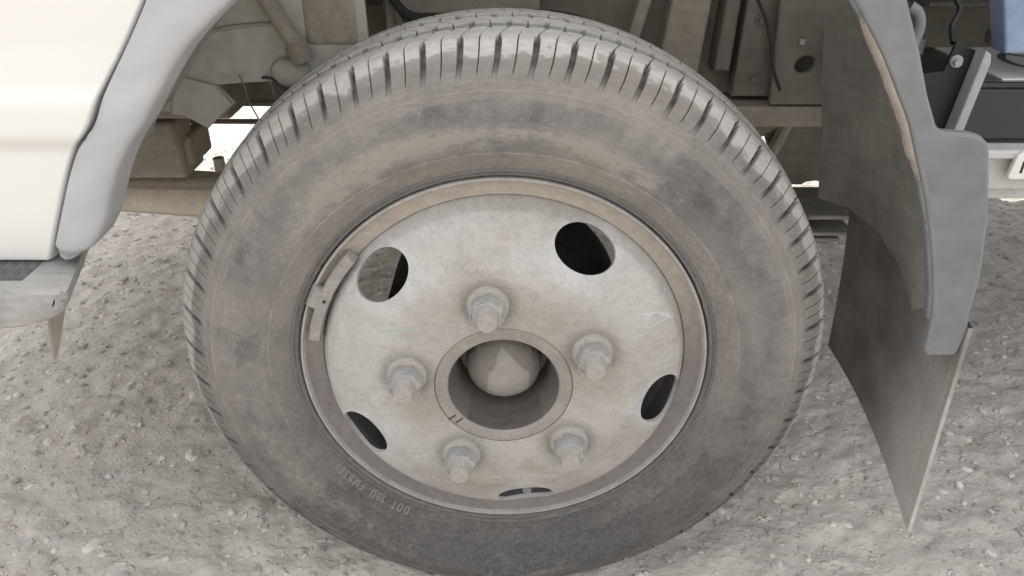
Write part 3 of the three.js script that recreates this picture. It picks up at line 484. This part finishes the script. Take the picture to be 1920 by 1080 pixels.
// ---- body side: white panel, front flare
const seam = [[-0.262, 0.790], [-0.295, 0.735], [-0.320, 0.698], [-0.341, 0.669], [-0.352, 0.653], [-0.363, 0.633], [-0.372, 0.621], [-0.384, 0.609], [-0.397, 0.588], [-0.419, 0.543], [-0.442, 0.493]];
const lip = [[-0.160, 0.780], [-0.215, 0.738], [-0.234, 0.723], [-0.255, 0.705], [-0.268, 0.692], [-0.281, 0.676], [-0.296, 0.656], [-0.311, 0.635], [-0.326, 0.618], [-0.337, 0.603], [-0.350, 0.581], [-0.359, 0.562], [-0.369, 0.541], [-0.382, 0.522], [-0.396, 0.508], [-0.405, 0.500]];
{
  const N = 90, s = smoothLine(seam, N), l = smoothLine(lip, N);
  const seamX = (y) => { for (let i = 0; i < s.length - 1; i++) if (s[i][1] >= y && s[i + 1][1] < y) return mix(s[i][0], s[i + 1][0], (s[i][1] - y) / (s[i][1] - s[i + 1][1])); return y > s[0][1] ? s[0][0] + (y - s[0][1]) * 0.6 : s[N][0]; };
  const zOf = (y) => 0.030 + 0.007 * sstep(0.602, 0.622, y) * sstep(0.668, 0.645, y) - 0.004 * sstep(0.66, 0.70, y) - 0.10 * sstep(0.9, 1.7, y);
  const rows = [], edge = [];
  const ys = []; for (let y = 0.4935; y < 0.86; y += 0.004) ys.push(y); ys.push(1.0, 1.2, 1.5, 1.8);
  for (const y of ys) { const x1 = Math.min(seamX(y), -0.05) - 0.0022, row = []; row.push([-0.97, y, zOf(y) - 0.03]); for (const t of [-0.965, -0.9, -0.7, -0.55, -0.5]) row.push([Math.min(t, x1 - 0.02), y, zOf(y)]); row.push([x1 - 0.004, y, zOf(y)], [x1 - 0.0012, y, zOf(y) - 0.0012], [x1, y, zOf(y) - 0.005], [x1, y, zOf(y) - 0.02]); rows.push(row); }
  rows.unshift(rows[0].map(([x, y, z]) => [x, y - 0.0015, z - 0.0015]), );
  rows.unshift(rows[0].map(([x, y, z]) => [x, y - 0.0005, z - 0.02]));
  part('cab_panel', loft(rows), M.white, truck, 'cream white painted cab panel ahead of the wheel');
  const R = [[0, -0.03], [0, -0.004], [0.012, 0.001], [0.05, 0.006], [0.2, 0.014], [0.42, 0.021], [0.65, 0.024], [0.85, 0.023], [0.95, 0.0205], [0.985, 0.017], [1, 0.012], [1.0, -0.005], [0.985, -0.02]];
  part('fender_flare', loft(R.map(([t, z]) => s.map((p, i) => { const q = Math.min(1, i / 6 + 0.7); const b = i / N, tuck = 0.016 * sstep(0.93, 1, b) * (t > 0.01 && t < 1 ? 1 : 0.6); return [mix(p[0] + 0.0012, l[i][0], t), mix(p[1], l[i][1], t) + tuck * Math.pow(Math.abs(2 * t - 0.95), 2) * 0.3, 0.030 + z - tuck]; }))), M.flare, truck, 'grey plastic flare along the front of the wheel arch');
}
// step below the panel and the thin skirt behind it
{
  const out = smoothLine([[-0.4035, 0.4865], [-0.4045, 0.478], [-0.4085, 0.469], [-0.418, 0.460], [-0.432, 0.4525], [-0.452, 0.4475], [-0.49, 0.4455]], 30);
  const g = plate([[-0.97, 0.489], [-0.408, 0.489], ...out, [-0.97, 0.444]], 0.0865, 0.105, 0.009), p = g.attributes.position;
  for (let i = 0; i < p.count; i++) { const z = p.getZ(i), x = p.getX(i); if (x > -0.6) p.setX(i, x - 0.30 * Math.max(0, 0.08 - z) * sstep(-0.6, -0.42, x)); p.setY(i, p.getY(i) + 0.0012 * Math.sin(x * 40)); }
  g.computeVertexNormals();
  part('step', boxUV(toCreasedNormals(g, 0.8)), M.step, truck, 'dusty grey plastic step below the white panel');
  for (const [x0, x1, z1] of [[-0.500, -0.452, 0.066], [-0.60, -0.512, 0.058]]) part('step_tread', span(x0, x1, 0.4865, 0.4905, -0.01, z1, 0.002), M.treadDark, truck);
  const A = smoothLine([[-0.434, 0.512, 0.000], [-0.437, 0.480, 0.022], [-0.449, 0.455, 0.048], [-0.451, 0.436, 0.0485], [-0.452, 0.415, 0.054], [-0.452, 0.394, 0.060]], 24, 3);
  const B = smoothLine([[-0.426, 0.512, -0.040], [-0.4275, 0.482, -0.008], [-0.436, 0.470, 0.006], [-0.444, 0.448, 0.012], [-0.447, 0.441, 0.018], [-0.451, 0.401, 0.050], [-0.452, 0.3945, 0.0585]], 24, 3), off = (r) => r.map(([x, y, z]) => [x - 0.003, y, z - 0.001]);
  part('skirt', boxUV(toCreasedNormals(loft([off(B), B, A, off(A), off(B)]).toNonIndexed(), 0.7)), M.skirt, truck);
}
// rear flare: narrow band that widens into a rounded plate
{
  const inner = smoothLine([[0.235, 0.800], [0.285, 0.737], [0.316, 0.697], [0.337, 0.664], [0.354, 0.636], [0.368, 0.606], [0.382, 0.576], [0.399, 0.533], [0.412, 0.494], [0.422, 0.458], [0.4265, 0.430], [0.4285, 0.398]], 60);
  const outer = [[0.4315, 0.3945], [0.4335, 0.3925], [0.4600, 0.3930], [0.4635, 0.3965], [0.466, 0.419], [0.4625, 0.445], [0.4605, 0.482], [0.4555, 0.515], [0.449, 0.549], [0.4405, 0.580], [0.4315, 0.610], [0.4275, 0.6185], [0.420, 0.6245], [0.410, 0.627], [0.386, 0.629], [0.381, 0.631], [0.3775, 0.635], [0.364, 0.660], [0.348, 0.696], [0.327, 0.738], [0.290, 0.800]];
  part('rear_fender_flare', plate(inner.concat(outer), 0.050, 0.013, 0.0032), M.flareRear, truck, 'grey plastic flare behind the wheel widening into a rounded plate');
  // rolled edge along the inside of the arch
  const o = inner.slice(0, 56);
  part('arch_edge', loft([o.map(([x, y]) => [x + 0.002, y, 0.046]), o.map(([x, y], i) => [x - 0.0010 - 0.001 * hash(i, 3, 8), y - 0.0006, 0.046]), o.map(([x, y], i) => [x - 0.0018 - 0.0008 * hash(i, 5, 8), y - 0.001, 0.042]), o.map(([x, y]) => [x + 0.001, y, 0.030])]), M.flareRear, truck);
  const wo = o.slice(12, 36);
  part('worn_edge', loft([wo.map(([x, y]) => [x - 0.0006, y, 0.0468]), wo.map(([x, y], i) => { const e = Math.sin(Math.PI * (i + 0.3) / 24); return [x - 0.001 - (0.0062 * Math.min(1, e * 1.6) + 0.0016 * (hash(i, 6, 2) - 0.5)) * Math.min(1, e * 4), y - 0.001, 0.0432]; }), wo.map(([x, y]) => [x, y, 0.036])]), M.skirt, truck, 'pale worn edge of the rear wheel arch');
  // arch liner behind the wheel, from the flare inwards
  const lipR = smoothLine([[0.241, 0.800], [0.290, 0.738], [0.321, 0.698], [0.342, 0.665], [0.359, 0.637], [0.374, 0.607], [0.388, 0.577], [0.405, 0.534], [0.418, 0.495], [0.429, 0.458]], 50);
  const bot = smoothLine([[0.302, 0.800], [0.345, 0.720], [0.362, 0.680], [0.366, 0.628], [0.372, 0.590], [0.380, 0.552], [0.386, 0.500], [0.395, 0.462], [0.412, 0.462], [0.424, 0.458]], 50);
  const deep = smoothLine([[0.302, 0.800], [0.350, 0.730], [0.358, 0.690], [0.366, 0.628], [0.373, 0.590], [0.381, 0.552], [0.387, 0.505], [0.394, 0.462]], 50);
  const zdeep = deep.map(() => -0.2);
  const rows = [];
  // lower edge of the liner runs from the inside down to the flare
  const lowEdge = (t) => { const P = [[0.394, 0.462, -0.2], [0.420, 0.462, -0.17], [0.440, 0.450, -0.12], [0.447, 0.432, -0.07], [0.446, 0.416, -0.04], [0.4335, 0.417, 0.0], [0.4285, 0.446, 0.040]]; const q = t * (P.length - 1), i = Math.min(P.length - 2, q | 0); return P[i].map((x, k) => mix(x, P[i + 1][k], q - i)); };
  for (let j = 0; j <= 24; j++) {
    const t = j / 24, e = lowEdge(t), row = [];
    for (let i = 0; i <= 50; i++) {
      const s = i / 50, a = deep[i], b = lipR[i], x = mix(a[0], b[0], t) + 0.022 * Math.sin(Math.PI * t) * (1 - s * 0.6), y = mix(a[1], b[1], t) + 0.012 * Math.sin(Math.PI * t), z = mix(-0.2, 0.040, t), w = sstep(0.72, 1, s);
      row.push([mix(x, e[0], w), mix(y, e[1], w), mix(z, e[2], w)]);
    }
    rows.push(row);
  }
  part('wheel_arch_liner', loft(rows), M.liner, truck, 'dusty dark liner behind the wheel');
}
// mud flap: a hanging sheet across the truck
{
  const rows = [], x0 = (z) => 0.463 + 0.006 * Math.sin((z + 0.25) / 0.32 * Math.PI), n = 24;
  const top = [[0.423, -0.265], [0.440, 0.052]], botm = [[0.2205, -0.229], [0.2100, -0.135], [0.1880, -0.03], [0.1610, 0.066]];
  const b = smoothLine(botm.map(([y, z]) => [z, y]), n);
  for (const off of [0, 0.0045]) {
    const R = []; for (let j = 0; j <= 20; j++) R.push(b.map(([z, y], i) => { const s = i / n, t = j / 20, ty = mix(top[0][0], top[1][0], s) + mix(0.04, -0.012, s), tz = mix(-0.265, 0.052, s); const Y = mix(ty, y, t), Z = mix(tz, z, t); return [x0(Z) + off + 0.004 * Math.sin(t * 3) * (1 - s), Y, Z]; }));
    rows.push(R);
  }
  const [f, k] = rows, rim = [];
  const g = [loft(f), loft(k), loft([f[20], k[20]]), loft([f.map((r) => r[n]), k.map((r) => r[n])]), loft([f.map((r) => r[0]), k.map((r) => r[0])])];
  part('mud_flap', g.map((q) => { boxUV(q); const w = q.attributes.uv; for (let i = 0; i < w.count; i++) w.setXY(i, clamp((q.attributes.position.getZ(i) + 0.27) / 0.345, 0.01, 0.99), clamp((q.attributes.position.getY(i) - 0.15) / 0.33, 0.01, 0.99)); return q; }), M.flap, truck, 'black rubber mud flap hanging to a point behind the wheel');
}
// inner side of the arch ahead of the wheel
{
  const lipL = smoothLine(lip.slice(0, 12), 50), deep = smoothLine([[-0.130, 0.800], [-0.215, 0.760], [-0.262, 0.722], [-0.285, 0.700], [-0.310, 0.675], [-0.335, 0.645], [-0.352, 0.622], [-0.366, 0.605], [-0.380, 0.592], [-0.392, 0.578], [-0.398, 0.562]], 50);
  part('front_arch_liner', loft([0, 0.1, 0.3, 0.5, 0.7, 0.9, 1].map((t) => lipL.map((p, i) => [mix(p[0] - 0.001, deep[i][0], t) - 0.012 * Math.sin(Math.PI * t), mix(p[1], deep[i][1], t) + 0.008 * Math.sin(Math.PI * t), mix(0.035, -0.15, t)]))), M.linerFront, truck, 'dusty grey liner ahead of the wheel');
  part('inner_apron', plate([[-0.42, 0.86], [-0.42, 0.592], [-0.389, 0.588], [-0.362, 0.583], [-0.334, 0.570], [-0.301, 0.596], [-0.318, 0.6165], [-0.290, 0.6185], [-0.226, 0.622], [-0.15, 0.615], [-0.145, 0.66], [-0.150, 0.86]], -0.152, 0.006, 0.0015), M.linerFront, truck);
  part('apron_tab', plate([[-0.334, 0.569], [-0.303, 0.596], [-0.318, 0.6175], [-0.36, 0.628], [-0.372, 0.585], [-0.358, 0.5835]], -0.146, 0.004, 0.001), M.linerFront, truck);
  part('apron_box', rbox(0.064, 0.12, 0.05, -0.184, 0.716, -0.175, 0.010), M.frame, truck);
  part('steering_rod', [rod([-0.262, 0.735, -0.145], [-0.220, 0.660, -0.140], 0.0085), rod([-0.222, 0.664, -0.140], [-0.214, 0.644, -0.138], 0.0125, 20, 0.0105)], M.frame, truck);
  part('bush', [new THREE.SphereGeometry(0.022, 28, 14).scale(1, 0.75, 0.45).translate(-0.233, 0.632, -0.150), rod([-0.205, 0.628, -0.16], [-0.203, 0.628, -0.14], 0.006, 16)].map((g) => boxUV(g)), M.linerFront, truck);
  part('cable_clip', tube([[-0.262, 0.628, -0.14], [-0.250, 0.628, -0.135], [-0.238, 0.618, -0.132], [-0.220, 0.616, -0.132], [-0.205, 0.622, -0.135]], 0.0016), M.dark, truck);
  for (const x of [-0.284, -0.254]) part('wire', tube([[x - 0.006, 0.630, -0.147], [x, 0.615, -0.145], [x + 0.001, 0.600, -0.146], [x + 0.006, 0.585, -0.148], [x + 0.012, 0.565, -0.15]], 0.0008, 30, 6), M.frame, truck);
  // bracket block ahead of the spring
  part('spring_hanger', [span(-0.470, -0.417, 0.508, 0.545, -0.30, -0.245, 0.006), span(-0.512, -0.420, 0.462, 0.512, -0.33, -0.262, 0.008), span(-0.430, -0.410, 0.478, 0.520, -0.34, -0.27, 0.006), span(-0.46, -0.34, 0.55, 0.60, -0.36, -0.24, 0.006)].map((g) => boxUV(g)), M.frame, truck);
}
// chassis and running gear
part('chassis_rail', [span(-0.92, 3.4, 0.520, 0.527, -0.46, -0.40, 0.002), span(-0.92, 3.4, 0.653, 0.660, -0.46, -0.40, 0.002), span(-0.92, 3.4, 0.526, 0.654, -0.412, -0.405, 0.002)].map((g) => boxUV(g)), M.rail, truck);
part('far_chassis_rail', boxUV(span(-0.92, 3.4, 0.52, 0.66, -1.16, -1.10, 0.004)), M.rail, truck);
part('cross_member', boxUV(span(-0.70, -0.62, 0.54, 0.64, -1.10, -0.45, 0.006)), M.frame, truck);
part('leaf_spring', (() => {
  const out = []; for (const [y, x0, x1, h] of [[0.409, -0.75, 0.40, 0.011], [0.397, -0.66, 0.38, 0.011], [0.386, -0.56, 0.36, 0.010]]) {
    const sag = (x) => 0.024 * ((x / 0.6) ** 2) - 0.012, top = [], bt = []; for (let i = 0; i <= 40; i++) { const x = mix(x0, x1, i / 40); top.push([x, y + sag(x) + h / 2]); bt.push([x, y + sag(x) - h / 2]); }
    out.push(boxUV(plate(top.concat(bt.reverse()), -0.345, 0.07, 0.0015)));
  } return out;
})(), M.spring, truck);
part('stabiliser_tube', boxUV(rod([-0.90, 0.436, -0.31], [-0.30, 0.413, -0.31], 0.012, 28, 0.034)), M.spring, truck);
part('drag_link', rod([-0.9, 0.485, -0.45], [0.1, 0.480, -0.45], 0.004, 12), M.frame, truck);
part('axle_beam', boxUV(span(-0.045, 0.045, 0.30, 0.39, -1.40, -0.17, 0.01)), M.frame, truck);
part('shock_absorber', [rod([-0.402, 0.43, -0.33], [-0.402, 0.468, -0.33], 0.0075, 16), rod([-0.402, 0.43, -0.33], [-0.30, 0.425, -0.33], 0.010, 16)], M.spring, truck);
part('axle_bracket', [boxUV(span(0.40, 0.60, 0.330, 0.3575, -0.50, -0.44, 0.006)), span(0.44, 0.512, 0.372, 0.379, -0.40, -0.33, 0.003), span(0.44, 0.515, 0.346, 0.352, -0.42, -0.33, 0.003), span(0.44, 0.50, 0.332, 0.338, -0.42, -0.34, 0.003), span(0.49, 0.515, 0.345, 0.378, -0.42, -0.40, 0.003)].map((g) => boxUV(g)), M.bracket, truck);
part('engine_block', boxUV(span(-0.42, 0.7, 0.50, 0.86, -1.06, -0.50, 0.02)), M.panelDark, truck);
part('inner_panel', boxUV(span(-0.16, 0.47, 0.552, 0.90, -0.40, -0.352, 0.004)), M.panelDark, truck);
part('frame_bar', boxUV(span(-0.145, 0.045, 0.660, 0.730, -0.36, -0.33, 0.004)), M.frame, truck);
part('frame_bar', boxUV(span(-0.148, -0.130, 0.60, 0.70, -0.32, -0.30, 0.003)), M.frame, truck);
part('panel_rib', boxUV(plate([[0.150, 0.600], [0.166, 0.600], [0.196, 0.720], [0.180, 0.720]], -0.322, 0.034, 0.004)), M.frame, truck);
part('panel_rib', boxUV(plate([[0.196, 0.570], [0.250, 0.570], [0.262, 0.720], [0.214, 0.720]], -0.312, 0.044, 0.005)), M.frame, truck);
part('panel_rib', boxUV(plate([[0.272, 0.592], [0.292, 0.592], [0.296, 0.720], [0.279, 0.720]], -0.312, 0.044, 0.004)), M.panelDark, truck);
part('bracket_plate', boxUV(plate([[0.302, 0.556], [0.352, 0.556], [0.352, 0.720], [0.312, 0.720], [0.306, 0.690]], -0.322, 0.03, 0.003)), M.panelDark, truck);
part('bracket_plate', boxUV(plate([[0.346, 0.552], [0.424, 0.552], [0.424, 0.760], [0.334, 0.760]], -0.296, 0.012, 0.004, [[0.383, 0.604, 0.0125, 0.0105, 0.3]])), M.panelDark, truck);
part('cross_plate', boxUV(span(0.30, 0.425, 0.520, 0.549, -0.42, -0.302, 0.003)), M.frame, truck);
part('exhaust_pipe', [rod([0.36, 0.44, -0.50], [0.46, 0.50, -0.46], 0.016), rod([0.40, 0.38, -0.46], [0.45, 0.53, -0.46], 0.010)].map((g) => boxUV(g)), M.frame, truck);
part('rail_gusset', boxUV(plate([[0.36, 0.56], [0.58, 0.56], [0.58, 0.385], [0.520, 0.373], [0.500, 0.378], [0.484, 0.376], [0.477, 0.371], [0.44, 0.372]], -0.47, 0.012, 0.002)), M.panelDark, truck);
part('bolt', [rod([0.372, 0.634, -0.298], [0.372, 0.634, -0.290], 0.004, 6)], M.galv, truck);

for (const [x, y] of [[0.327, 0.580], [0.326, 0.655], [0.400, 0.660], [0.357, 0.572]]) part('bolt', [rod([x, y, -0.325], [x, y, -0.314], 0.0048, 6), rod([x, y, -0.325], [x, y, -0.319], 0.0078, 20)].map((g) => boxUV(g)), M.panelDark, truck);
part('hose', tube([[-0.148, 0.74, -0.29], [-0.140, 0.70, -0.28], [-0.120, 0.668, -0.29], [-0.06, 0.655, -0.31], [0.02, 0.662, -0.325], [0.10, 0.650, -0.335], [0.135, 0.62, -0.34]], 0.0058, 90, 10), M.dark, truck);
part('hose', tube([[-0.138, 0.74, -0.30], [-0.132, 0.69, -0.29], [-0.128, 0.640, -0.30], [-0.10, 0.60, -0.32]], 0.0045, 60, 10), M.frame, truck);
part('wire', tube([[0.30, 0.72, -0.30], [0.305, 0.69, -0.288], [0.318, 0.665, -0.283], [0.332, 0.632, -0.288], [0.340, 0.60, -0.284], [0.352, 0.575, -0.284]], 0.0022, 60, 8), M.dark, truck);
part('weld_seam', tube([[-0.385, 0.66, -0.151], [-0.33, 0.672, -0.1505], [-0.28, 0.68, -0.1505], [-0.225, 0.683, -0.151]], 0.0022, 40, 6), M.linerFront, truck);

// behind the flare: rail boss, tube, tray, strap
part('rail_boss', [new THREE.TorusGeometry(0.011, 0.003, 10, 30).translate(0.680, 0.619, -0.404), rod([0.680, 0.619, -0.41], [0.680, 0.619, -0.398], 0.0075, 18)].map((g) => boxUV(g)), M.rust, truck);
part('upper_rail', boxUV(span(0.56, 1.4, 0.662, 0.668, -0.40, -0.37, 0.002)), M.rail, truck);
part('cross_tube', boxUV(rod([0.40, 0.634, -0.26], [0.50, 0.632, -0.26], 0.016, 24)), M.frame, truck);
part('grey_bracket', [boxUV(tube([[0.392, 0.712, -0.08], [0.402, 0.706, -0.08], [0.407, 0.695, -0.08], [0.404, 0.670, -0.08], [0.394, 0.635, -0.08]], 0.0055, 40, 8))], M.flareRear, truck);
part('hose', tube([[0.398, 0.73, -0.12], [0.404, 0.705, -0.12], [0.405, 0.68, -0.12], [0.400, 0.655, -0.12], [0.390, 0.64, -0.12]], 0.007), M.black, truck);
const cable = part('cable', tube([[0.452, 0.76, -0.12], [0.452, 0.715, -0.11], [0.456, 0.705, -0.105], [0.450, 0.690, -0.10], [0.447, 0.676, -0.085]], 0.0028), M.black, truck);
part('battery_tray', [span(0.50, 0.82, 0.556, 0.566, -0.29, -0.080, 0.003), span(0.508, 0.82, 0.515, 0.558, -0.285, -0.092, 0.006), span(0.522, 0.82, 0.500, 0.517, -0.28, -0.105, 0.004), span(0.515, 0.545, 0.488, 0.502, -0.16, -0.110, 0.003)].map((g) => boxUV(g)), M.tray, truck, 'pale grey tray under the battery');
{
  const tag = part('latch', boxUV(plate([[0.543, 0.562], [0.5395, 0.538], [0.542, 0.535], [0.59, 0.535], [0.59, 0.563], [0.547, 0.5655]], -0.076, 0.006, 0.0015)), M.white, truck);
  for (let k = 0; k < 4; k++) part('latch_slot', span(0.5505 + k * 0.0075, 0.5530 + k * 0.0075, 0.5425, 0.556, -0.0765, -0.0752, 0.0004), M.dark, truck);
}
part('hold_down_strap', [plate([[0.442, 0.680], [0.466, 0.671], [0.464, 0.664], [0.455, 0.590], [0.396, 0.590], [0.390, 0.645], [0.437, 0.652]], -0.070, 0.004, 0.001)].map((g) => boxUV(g)), M.black, truck);
part('strap_flange', boxUV(plate([[0.4625, 0.676], [0.4690, 0.672], [0.4710, 0.664], [0.4630, 0.590], [0.4530, 0.590], [0.4615, 0.664]], -0.052, 0.018, 0.0015)), M.galv, truck);
part('strap_bolt', [rod([0.446, 0.662, -0.07], [0.443, 0.662, -0.058], 0.0035, 6), rod([0.446, 0.662, -0.07], [0.446, 0.662, -0.067], 0.006, 20)].map((g) => boxUV(g)), M.galv, truck);

// cab and load bed above: they shade the wheel
part('cab_shell', [span(-0.98, 0.60, 0.90, 1.98, -1.74, -0.06, 0.03), span(-0.98, 3.6, 0.50, 1.30, -1.78, -1.69, 0.01), span(-0.99, -0.95, 0.42, 0.95, -1.70, 0.0, 0.015)].map((g) => boxUV(g)), M.white, truck);
part('load_bed', [span(0.66, 3.6, 0.86, 1.45, -1.75, -0.06, 0.02), plate([[0.512, 0.662], [3.5, 0.662], [3.5, 0.88], [0.480, 0.88], [0.482, 0.80], [0.494, 0.715]], -0.100, 0.03, 0.003)].map((g) => boxUV(g)), M.blue, truck, 'blue load bed side behind the cab');
{
  const w = new THREE.Group(); w.name = numbered('wheel'); w.position.set(0, AX, -1.63);
  part('tyre', lathe([[0.2, -0.09], [0.30, -0.10], [0.340, -0.08], [0.340, 0.04], [0.30, 0.07], [0.2, 0.08]], 64), M.dark, w); truck.add(w);
}

// ---- battery in its tray
{
  const b = new THREE.Group(); b.name = 'battery'; b.position.set(0.63, 0.566, -0.19); scene.add(b);
  b.userData = { label: 'black battery with a white warning label on top, in the tray behind the grey flare', category: 'battery' };
  const x0 = -0.185, x1 = 0.20;
  part('battery_case', [span(x0, x1, 0.0005, 0.060, -0.085, 0.088, 0.006), span(x0 + 0.002, x1, 0.0585, 0.066, -0.083, 0.086, 0.003)].map((g) => boxUV(g)), new THREE.MeshPhysicalMaterial({ color: new THREE.Color(0.012, 0.013, 0.018), roughness: 0.16, clearcoat: 0.4, clearcoatRoughness: 0.1, specularIntensity: 0.5 }), b);
  const c = document.createElement('canvas'); c.width = 512; c.height = 256; const x = c.getContext('2d');
  x.fillStyle = '#e6e4de'; x.fillRect(0, 0, 512, 256); x.strokeStyle = '#33353a'; x.lineWidth = 15; x.beginPath(); x.ellipse(190, 128, 110, 100, 0, 0, 7); x.stroke();
  x.beginPath(); x.moveTo(112, 58); x.lineTo(268, 198); x.stroke(); x.lineWidth = 16; x.beginPath(); x.moveTo(135, 140); x.lineTo(240, 116); x.lineTo(252, 134); x.stroke();
  const t = new THREE.CanvasTexture(c); t.colorSpace = THREE.SRGBColorSpace; t.anisotropy = 8;
  const g = new THREE.BoxGeometry(0.30, 0.0015, 0.15).translate(0.045, 0.0668, 0.002);
  part('battery_label', g, std({ map: t, roughness: 0.45 }), b);
  part('terminal', rod([-0.14, 0.066, -0.05], [-0.14, 0.082, -0.05], 0.009), M.galv, b);
}

scene.updateMatrixWorld(true);
renderer.render(scene, camera);
